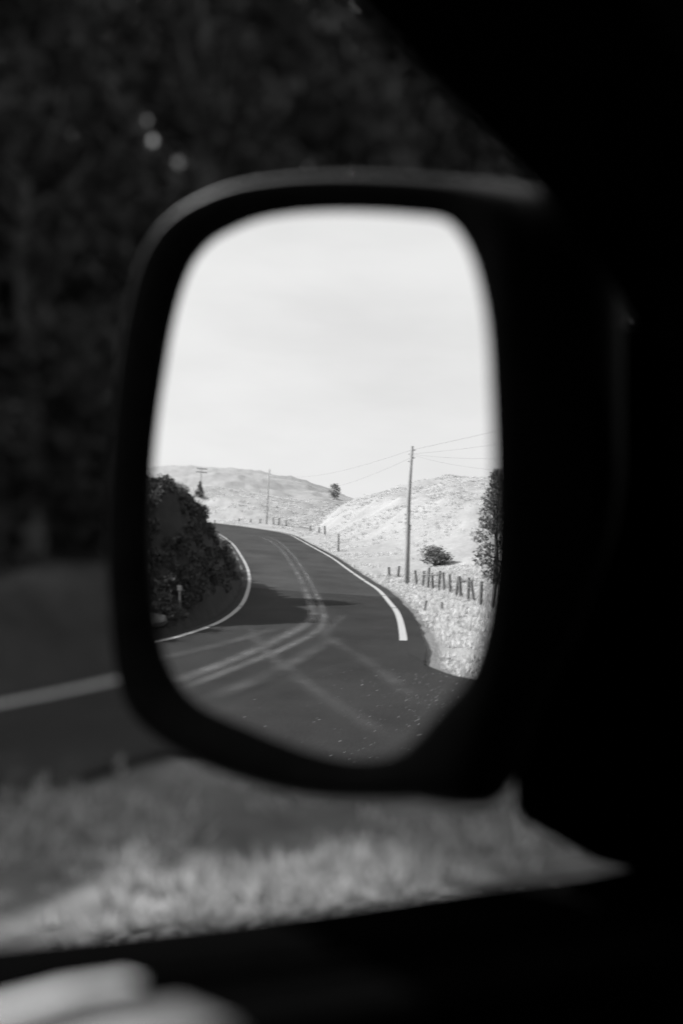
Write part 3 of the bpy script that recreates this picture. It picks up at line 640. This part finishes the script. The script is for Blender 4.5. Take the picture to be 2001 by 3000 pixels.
fence = empty('post_fence', (0, 0, 0)); tag(fence, 'weathered wooden post and wire fence along the dry hillside', 'fence')
FP = [(1128, 1398, 1340), (1102, 1391, 1334), (1088, 1384, 1333), (1074, 1380, 1326), (1058, 1373, 1322), (1046, 1371, 1324), (1033, 1364, 1318), (1020, 1360, 1314), (1006, 1356, 1310), (993, 1352, 1316), (982, 1349, 1303), (971, 1346, 1310), (957, 1344, 1309),
      (913, 1327, 1299), (893, 1324, 1313), (777, 1266, 1226), (746, 1227, 1208), (732, 1224, 1210), (712, 1219, 1206), (657, 1207, 1194), (640, 1205, 1190), (628, 1205, 1188), (597, 1202, 1191), (575, 1200, 1191), (548, 1198, 1190)]
tops = []
for k, (px, pb, pt) in enumerate(FP):
    gp, d_ = hit(px, pb); hh = float(np.clip(height_at(px, pt, gp), .55, 1.6)); r_ = .055+.0007*d_
    o = link('post', post_mesh(hh, r_*random.uniform(.85, 1.15), 7), M_post, fence, gp)
    o.rotation_euler = (random.uniform(-.12, .12), random.uniform(-.14, .14), 0)
    tops.append(gp+np.array([0, 0, hh]))
for lv in (.9, .62, .35):
    for grp in (range(0, 15), range(15, 25)):
        grp = list(grp); pts = []
        for a_, b_ in zip(grp[:-1], grp[1:]):
            for u in (0, .5):
                g0, g1 = tops[a_], tops[b_]; zt = g0*(1-u)+g1*u; h0 = 1.0
                pts.append((zt[0], zt[1], zt[2]-(1-lv)*h0-.03*u))
        Vt, Ft = tube(pts, [.006]*len(pts), 4); link('wire', mesh('wire', Vt, Ft), M_wire, fence)
a_, b_ = Vector(tops[11]), Vector(tops[8])
Vt, Ft = tube([a_+Vector((0, 0, -.22)), b_+Vector((0, 0, -.2))], [.045, .045], 6); link('rail', mesh('rail', Vt, Ft), M_post, fence)
for k, (px, pb, pt, lb) in enumerate(((974, 1402, 1378, 'short leaning stake in the grass nearer the road, left of two'), (1015, 1406, 1382, 'short leaning stake in the grass nearer the road, right of two'))):
    gp, d_ = hit(px, pb); hh = float(np.clip(height_at(px, pt, gp), .35, .9))
    o = link('wooden_stake', post_mesh(hh, .05, 7), M_post, None, gp); o.rotation_euler = (.1, .2-.25*k, 0); tag(o, lb, 'stake', 'stakes in the verge grass')

# ------------------------------------------------------------------ utility poles and lines
def pole(gp, h, r, label, arm=None, transformer=False, group='utility poles along the road'):
    o = empty('utility_pole', gp); tag(o, label, 'utility pole', group)
    Vt, Ft = tube([(0, 0, -.5), (.01, 0, h*.3), (-.01, .01, h*.6), (0, 0, h)], [r*1.15, r*1.05, r*.9, r*.72], 12); link('shaft', mesh('shaft', Vt, Ft, True), M_wood, o)
    if arm:
        for z in (h-.25, h-.95)[:arm]:
            c = box('crossarm', (0, .0, z), (2.8, .16, .20), M_wood, o, .01, (0, 0, radians(-28)))
            for s_ in (-.85, -.35, .35, .85):
                Vt, Ft = tube([(0, 0, 0), (0, 0, .06), (0, 0, .14)], [.03, .05, .025], 8); i_ = link('insulator', mesh('insulator', Vt, Ft, True), M_galv, o, (s_*1.4*cos(radians(28)), -s_*1.4*sin(radians(28)), z+.10))
    else:
        for z, sx in ((h-.22, 1), (h-.42, -1), (h-.62, 1), (h-.8, -1)):
            Vt, Ft = tube([(0, 0, 0), (.09*sx, 0, 0), (.12*sx, 0, .06)], [.02, .03, .025], 7); link('insulator', mesh('insulator', Vt, Ft, True), M_galv, o, (r*.6*sx, 0, z))
    return o
p1, _ = hit(934, 1341); h1 = height_at(947, 1024, p1)
o = pole(p1, h1, .125, 'tall wooden utility pole on the verge beside the fence')
box('cable_guard', (.13, .04, h1*.24), (.06, .05, h1*.34), M_galv, o, .01)
for z in (.42, .44, .47, .50): box('step_bolt', (random.choice((-.12, .12)), 0, h1*z), (.12, .07, .10), M_wire, o, .01)
p2, _ = hit(612, 1204); h2 = height_at(612, 1076, p2); pole(p2, h2, .12, 'distant bare utility pole where the road bends away')
p3, _ = hit(459, 1140.5); p3 = p3*(1+7/np.linalg.norm(p3[:2])); p3[2] = ground_at(p3[0], p3[1]); h3 = max(height_at(458, 1079, p3), 5); pole(p3, h3, .12, 'farthest utility pole with two crossarms, behind the conical tree', arm=2)
P, Dv = reflect(1150, 1000, MN)
p4 = np.array([6.5, -24.5, 0.]); p4[2] = ground_at(p4[0], p4[1]); h4 = 8.6; pole(p4, h4, .12, 'nearer utility pole standing beyond the right edge of the mirror')
def line(a, b, sag, label, r=.0075):
    a, b = np.array(a), np.array(b); pts = [tuple(a*(1-u)+b*u-np.array([0, 0, 4*sag*u*(1-u)])) for u in np.linspace(0, 1, 25)]
    Vt, Ft = tube(pts, [r]*25, 5); tag(link('power_line', mesh('power_line', Vt, Ft, True), M_wire), label, 'power line', 'overhead power lines')
T = lambda p_, h_, dz: np.array([p_[0], p_[1], p_[2]+h_+dz])
line(T(p1, h1, -.2), T(p4, h4, -.2), .15, 'topmost power line running right from the tall pole')
line(T(p1, h1, -.4), T(p4, h4, -1.0), .35, 'second power line from the top, right of the tall pole', .006)
line(T(p1, h1, -.42), T(p4, h4, -2.2), .55, 'third power line from the top, right of the tall pole', .006)
line(T(p1, h1, -.45), T(p4, h4, -2.9), .8, 'lowest and most sagging power line right of the tall pole', .006)
line(T(p2, h2, -.25), T(p1, h1, -.2), 1.2, 'upper power line sagging between the tall pole and the distant pole', .007)
line(T(p2, h2, -.65), T(p1, h1, -.6), 2.2, 'lower power line sagging between the tall pole and the distant pole', .006)
line(T(p3, h3, -.15), T(p2, h2, -.25), .8, 'far power line between the two most distant poles', .008)
line(T(p3, h3, -.15), T(p3, h3, 0)+np.array([-45, 20, -1.0]), 1.0, 'far power line leaving the farthest pole to the left', .008)
p5 = p3+np.array([-45, 20, 0]); p5[2] = ground_at(p5[0], p5[1]); pole(p5, p3[2]+h3-1-p5[2]+.15, .12, 'utility pole hidden behind the bank at the left mirror edge')

# ------------------------------------------------------------------ the car (the camera looks out of its left window)
car = empty('car', (0, 0, 0)); tag(car, 'dark interior and door of the car the photograph is taken from', 'car')
E_ = EYE[2]
def on_x(px, py, x):
    d = cam_ray(px, py); return EYE+d*(x/d[0])
X0 = -.455                                        # outer edge of the sill
SILLP = [on_x(px, py, X0) for px, py in ((0, 2175), (275, 2150), (550, 2123), (862, 2085), (1132, 2046), (1402, 2017), (1480, 2010))]
SILL = [(-.80, SILLP[0][2]+.012), (-.3, SILLP[0][2]+.01), (.05, SILLP[0][2]+.006)]+[(p_[1], p_[2]) for p_ in SILLP]
def sill_z(y): return np.interp(y, [a for a, b in SILL], [b for a, b in SILL])
FRONT = [on_x(px, py, x) for px, py, x in ((1492, 1985, -.455), (1490, 1500, -.445), (1478, 900, -.43), (1455, 740, -.425), (1400, 640, -.42), (1240, 440, -.415), (1030, 230, -.41), (810, 5, -.405))]
d_ = FRONT[-1]-FRONT[-2]
HOLE = [np.array([X0, y, sill_z(y)]) for y in (-.75, -.3, .05, .2, .3, .4, .5, .6)]+FRONT+[FRONT[-1]+d_*.6, FRONT[-1]+d_*1.1+np.array([0, 0, -.01]), np.array([-.395, -.4, FRONT[-1][2]+d_[2]*1.1+.01]), np.array([-.40, -.75, FRONT[-1][2]+d_[2]*1.0])]
OUT = []
for q in HOLE:
    c = np.array([0, .0, 2.2]); y, z = q[1]-.0, q[2]-2.2
    if q is FRONT[0] or any(q is f_ for f_ in FRONT[1:3]): OUT.append(q+np.array([0, .40, -.18 if q is FRONT[0] else 0])); continue
    if any(q is f_ for f_ in FRONT): OUT.append(q+np.array([.02, .34, .24])); continue
    OUT.append(np.array([q[0], q[1]+(.34 if q[1] > .62 else (.30*max(0, q[1]-.1)/.52 if q[2] > 2.2 else 0) if q[1] > 0 else (-.12 if q[1] < -.7 else 0)), q[2]+(-.18 if q[2] < 2.1 else (.20 if q[2] > 2.22 else 0))]))
def ringpanel(name, hole, outer, dx, mat, parent):
    n = len(hole); Vv = []
    for d in (0, dx):
        Vv += [tuple(q+np.array([d, 0, 0])) for q in hole]; Vv += [tuple(q+np.array([d, 0, 0])) for q in outer]
    Ff = []
    for i in range(n):
        j = (i+1) % n
        Ff += [(i, j, n+j, n+i), (2*n+i, 3*n+i, 3*n+j, 2*n+j), (i, 2*n+i, 2*n+j, j), (n+i, n+j, 3*n+j, 3*n+i)]
    return link(name, mesh(name, Vv, Ff), mat, parent)
door = ringpanel('door', HOLE, OUT, .04, M_trim, car); tag(door, label='black inner door and window surround below and right of the mirror')
# belt line: outer seal, pale strip, ledge in a lit and a shaded tone (run along the sill, y from rear to front)
def sill_bar(name, x0, x1, dz0, dz1, ya, yb, mat, parent, taper=False):
    ys = np.linspace(ya, yb, 40); zz = sill_z(ys)
    Vv, Ff = [], []
    prof = [(x0, dz0-.02), (x0, dz1-.003), (x0*.85+x1*.15, dz1), (x0*.15+x1*.85, dz1), (x1, dz1-.003), (x1, dz0-.02)]
    for k, (y, z) in enumerate(zip(ys, zz)):
        e = 1.0
        if taper: e = 1-.9*max(0, (y-(yb-.03))/.03)**3
        for xx, dz in prof: Vv.append((xx, y, z+dz*e-(1-e)*.012))
        if k:
            b0, b1 = (k-1)*6, k*6
            for q in range(5): Ff.append((b0+q, b0+q+1, b1+q+1, b1+q))
    Ff += [tuple(range(6)), tuple(range((len(ys)-1)*6, len(ys)*6))[::-1]]
    return link(name, mesh(name, Vv, Ff, False), mat, parent)
Y_SUN_END = on_x(285, 2200, -.405)[1]  # end of the sunlight on the sill, put into strip length and ledge colour
sill_bar('belt_seal', X0-.014, -.4070, -.004, .001, -.7, .66, M_rubber, door)
o = sill_bar('sunlit_belt_trim', -.4060, -.3925, -.004, .0005, -.7, Y_SUN_END, M_pale, door); tag(o, label='pale trim strip on the window sill lit by the sun, stopping where shade should start')
sill_bar('inner_seal', -.3920, -.3805, -.004, .001, -.7, .62, M_rubber, door)
sill_bar('door_ledge', -.3795, -.34, -.03, .000, -.7, Y_SUN_END, M_ledge_lit, door)
sill_bar('door_ledge', -.3795, -.34, -.03, .000, Y_SUN_END+.003, .66, M_trim, door)  # same ledge again, darkened to stand for its shaded stretch
box('door_panel', (-.36, -.05, E_-.62), (.06, 1.5, .70), M_trim, door, .02)
box('armrest', (-.29, -.12, E_-.50), (.10, .55, .07), M_trim, door, .025)
box('door_handle', (-.315, .30, E_-.40), (.03, .12, .03), M_plastic, door, .008)
# body below the belt, roof, pillar, windscreen, dashboard
bodyp = [(-4.6, .55), (-4.6, 1.99), (-.85, 1.99), (.30, 1.94), (.80, 1.88), (1.75, 1.62), (1.95, 1.2), (1.95, .55), (1.62, .55), (1.55, .80), (1.32, .98), (1.05, .98), (.82, .80), (.75, .55), (-2.6, .55), (-2.68, .8), (-2.9, .98), (-3.2, .98), (-3.42, .8), (-3.5, .55)]
o = prism('side_panel', bodyp, -.468, -.435, M_body, car)
o = prism('side_panel', bodyp, 1.61, 1.645, M_body, car)
prism('rear_side', [(-4.6, 1.995), (-4.6, 2.6), (-.87, 2.62), (-.87, 1.995)], -.462, -.43, M_body, car)
prism('rear_side', [(-4.6, 2.06), (-4.6, 2.6), (.5, 2.48), (.8, 1.91), (-.86, 2.06)], 1.60, 1.63, M_body, car)
box('rear_panel', (.585, -4.6, 1.6), (2.08, .05, 2.0), M_body, car, .015)
box('roof', (.60, -2.0, 2.64), (2.02, 5.0, .05), M_body, car, .02)
box('partition', (.60, -.92, 1.7), (1.98, .04, 1.8), M_trim, car, .01)
box('cab_floor', (.60, .3, .75), (1.98, 2.4, .06), M_trim, car, .01)
prism('firewall', [(.95, .78), (.95, 1.88), (1.0, 1.88), (1.0, .78)], -.42, 1.60, M_trim, car)
prism('bonnet', [(.99, 1.86), (1.75, 1.64), (1.93, 1.25), (1.93, .6), (1.0, .6)], -.42, 1.60, M_body, car, .03)
prism('dashboard', [(.55, 1.45), (.52, 1.9), (.60, 1.97), (.95, 1.93), (.95, 1.45)], -.38, 1.58, M_trim, car, .02)
prism('windscreen', [(.80, 1.98), (.30, 2.56), (.306, 2.565), (.806, 1.985)], -.235, 1.52, M_glass, car)
prism('pillar_trim', [tuple(on_x(a, b, -.385)[1:]) for a, b in ((840, -60), (1050, 190), (1300, 440), (1480, 660), (1530, 900), (1560, 2030), (2350, 2030), (2350, -500), (2000, -900), (800, -900), (740, -200))], -.385, -.295, M_trim, car, .008)
prism('windscreen_pillar', [(.86, 1.9), (.80, 2.16), (.44, 2.60), (.28, 2.60), (.36, 2.53), (.72, 2.1), (.72, 1.9)], 1.52, 1.60, M_trim, car, .01)
seat = box('seat', (.45, -.25, 1.35), (.52, .52, .16), M_seat, car, .05); box('backrest', (0, -.33, .35), (.52, .14, .62), M_seat, seat, .05, (radians(-12), 0, 0))
box('headrest', (0, -.42, .75), (.28, .10, .18), M_seat, seat, .04)
seat = box('seat', (1.2, -.25, 1.35), (.52, .52, .16), M_seat, car, .05); box('backrest', (0, -.33, .35), (.52, .14, .62), M_seat, seat, .05, (radians(-12), 0, 0))
def torus(name, c, R, r, mat, parent, rot):
    Vv, Ff = [], []; n, k = 36, 10
    for i in range(n):
        a = 2*pi*i/n
        for j in range(k):
            b = 2*pi*j/k; Vv.append(((R+r*cos(b))*cos(a), (R+r*cos(b))*sin(a), r*sin(b)))
            Ff.append((i*k+j, ((i+1) % n)*k+j, ((i+1) % n)*k+(j+1) % k, i*k+(j+1) % k))
    o = link(name, mesh(name, Vv, Ff, True), mat, parent, c); o.rotation_euler = rot; return o
sw = torus('steering_wheel', (.45, .36, 1.86), .19, .014, M_trim, car, (radians(55), 0, 0)); box('spoke', (0, 0, 0), (.36, .04, .02), M_trim, sw, .006); box('hub', (0, 0, 0), (.1, .1, .04), M_trim, sw, .015)
for wx in (-.22, 1.52):
    for wy in (1.185, -3.05):
        Vt, Ft = [], []
        prof = [(.2, -.10), (.36, -.11), (.40, -.08), (.40, .08), (.36, .11), (.2, .10)]
        for i in range(32):
            a = 2*pi*i/32
            for (r_, x_) in prof: Vt.append((x_, r_*cos(a), r_*sin(a)))
            for j in range(6): Ft.append((i*6+j, i*6+(j+1) % 6, ((i+1) % 32)*6+(j+1) % 6, ((i+1) % 32)*6+j))
        wh = link('wheel', mesh('wheel', Vt, Ft, True), M_tyre, car, (wx, wy, .405))
        Vt, Ft = tube([(-.06, 0, 0), (-.05, 0, 0), (.05, 0, 0), (.06, 0, 0)], [.15, .215, .215, .15], 24); link('wheel_rim', mesh('wheel_rim', Vt, Ft), M_rimw, wh)

# ---- wing mirror
E1 = np.cross([0, 0, 1], MN); E1 /= np.linalg.norm(E1); E2 = np.cross(MN, E1)
if E1@right < 0: E1 = -E1
if E2[2] < 0: E2 = -E2
def to_plane(px, py):
    d = cam_ray(px, py); tt = ((MIR-EYE)@MN)/(d@MN); q = EYE+d*tt-MIR; return np.array([q@E1, q@E2])
GLASS = [(500, 520), (560, 497), (640, 484), (740, 478), (850, 480), (950, 487), (1005, 495), (1035, 520), (1060, 560), (1080, 610), (1100, 690), (1112, 770), (1120, 880), (1126, 1000), (1128, 1100), (1127, 1200), (1122, 1300),
         (1113, 1380), (1100, 1450), (1080, 1520), (1055, 1572), (1010, 1622), (960, 1682), (920, 1722), (880, 1744), (820, 1752), (750, 1745), (650, 1715), (540, 1670), (450, 1630), (400, 1590), (370, 1540), (350, 1490),
         (338, 1430), (332, 1350), (328, 1250), (330, 1150), (335, 1050), (345, 950), (358, 850), (370, 760), (385, 680), (405, 612), (430, 570), (460, 541)]
OUTER = [(298, 612), (328, 545), (374, 490), (436, 447), (520, 412), (620, 392), (750, 383), (900, 386), (1020, 396), (1110, 412), (1172, 436), (1200, 500), (1208, 600), (1210, 800), (1210, 1100), (1206, 1400), (1184, 1560), (1146, 1690), (1118, 1790), (1096, 1862), (1010, 1870),
         (960, 1853), (840, 1850), (720, 1846), (620, 1830), (500, 1795), (400, 1750), (318, 1692), (275, 1640), (252, 1560), (240, 1450), (233, 1350), (230, 1250), (234, 1100), (244, 950), (259, 800), (276, 700)]
NA = 120
def loop(pts):
    q = np.array([to_plane(*p_) for p_ in pts]); q = catmull(np.vstack([q, q[:1]]), 8)[:-1]
    a = np.arctan2(q[:, 1], q[:, 0]); r_ = np.hypot(q[:, 0], q[:, 1]); k = np.argsort(a); a, r_ = a[k], r_[k]
    g = np.linspace(-pi, pi, NA, endpoint=False); rr = np.interp(g, np.concatenate([a-2*pi, a, a+2*pi]), np.tile(r_, 3))
    return np.column_stack([np.cos(g), np.sin(g)])*rr[:, None]
gl_, ou_ = loop(GLASS), loop(OUTER)
def P3(ab, w_):
    return MIR+ab[:, :1]*E1+ab[:, 1:]*E2+np.asarray(w_).reshape(-1, 1)*MN
wing = empty('wing_mirror', (0, 0, 0)); wing.parent = car; tag(wing, label='black wing mirror reflecting the winding road behind the car')
# glass: a patch of a sphere of radius RAD
Vv = [MIR]; Ff = []; NR = 26
for k in range(1, NR+1):
    ab = gl_*1.02*(k/NR); r2 = (ab**2).sum(1); Vv += list(P3(ab, np.sqrt(RAD*RAD-r2)-RAD))
Ff = [(0, 1+i, 1+(i+1) % NA) for i in range(NA)]
for k in range(NR-1):
    for i in range(NA):
        j = (i+1) % NA; Ff.append((1+k*NA+i, 1+(k+1)*NA+i, 1+(k+1)*NA+j, 1+k*NA+j))
me = mesh('mirror_glass', Vv, Ff, True)
if Vector(MN).dot(me.polygons[0].normal) < 0: me.flip_normals()
O_ = MIR-MN*RAD; me.normals_split_custom_set_from_vertices([tuple((np.array(v.co)-O_)/RAD) for v in me.vertices])
tag(link('mirror_glass', me, M_mirror, wing), label='convex mirror glass with sky, hills and the bending road')
# housing: rim round the glass, then the shell behind it
sag = -(gl_**2).sum(1)/(2*RAD)
RINGS = [(0, .985, -.004, 0, 0), (0, 1.0, .0015, 0, 0), (.12, 1, .006, 0, 0), (.40, 1, .009, 0, 0), (.64, 1, .009, 0, 0), (.78, 1, .004, 0, 0), (.93, 1, -.008, 0, 0), (1.0, 1, -.026, 0, 0), (1, .99, -.048, .012, .006), (1, .95, -.075, .022, .014), (1, .86, -.10, .030, .020), (1, .66, -.122, .03, .022), (1, .35, -.135, .03, .022), (1, .05, -.139, .03, .022)]
Vv, Ff = [], []
for k, (mx_, sc_, w_, da, db) in enumerate(RINGS):
    ab = (gl_*(1-mx_)+ou_*mx_)*sc_; ab = ab+np.column_stack([da*sstep(-.15, .0, ab[:, 1]), np.full(NA, db)]); Vv += list(P3(ab, w_+sag*(1-mx_)))
    if k:
        for i in range(NA):
            j = (i+1) % NA; Ff.append(((k-1)*NA+i, k*NA+i, k*NA+j, (k-1)*NA+j))
Ff.append(tuple((len(RINGS)-1)*NA+i for i in range(NA)))
me = mesh('housing', Vv, Ff, True); link('housing', me, M_rim, wing)
# mount on the door and the arm between
XM = -.47
mount = prism('mount', [tuple(on_x(a, b, XM)[1:]) for a, b in ((1212, 1882), (1300, 1930), (1400, 1986), (1540, 2000), (1560, 1500), (1540, 830), (1440, 740), (1330, 820), (1260, 1000), (1216, 1500))], XM-.012, XM+.012, M_rubber, wing, .004)
ac = P3(np.array([[.10, .03]]), -.05)[0]; mo = on_x(1380, 1250, XM)
Vt, Ft = [], []
for u, hy, hz in ((0, .034, .10), (.35, .036, .105), (.7, .040, .11), (1, .046, .12)):
    x, cy, cz = ac*(1-u)+mo*u
    for k in range(16):
        a = 2*pi*k/16; ex = lambda v: math.copysign(abs(v)**.6, v); Vt.append((x, cy+hy*ex(cos(a)), cz+hz*ex(sin(a))))
for i in range(3):
    for k in range(16): Ft.append((i*16+k, i*16+(k+1) % 16, (i+1)*16+(k+1) % 16, (i+1)*16+k))
Ft += [tuple(range(16)), tuple(range(48, 64))]
link('arm', mesh('arm', Vt, Ft, True), M_plastic, wing)
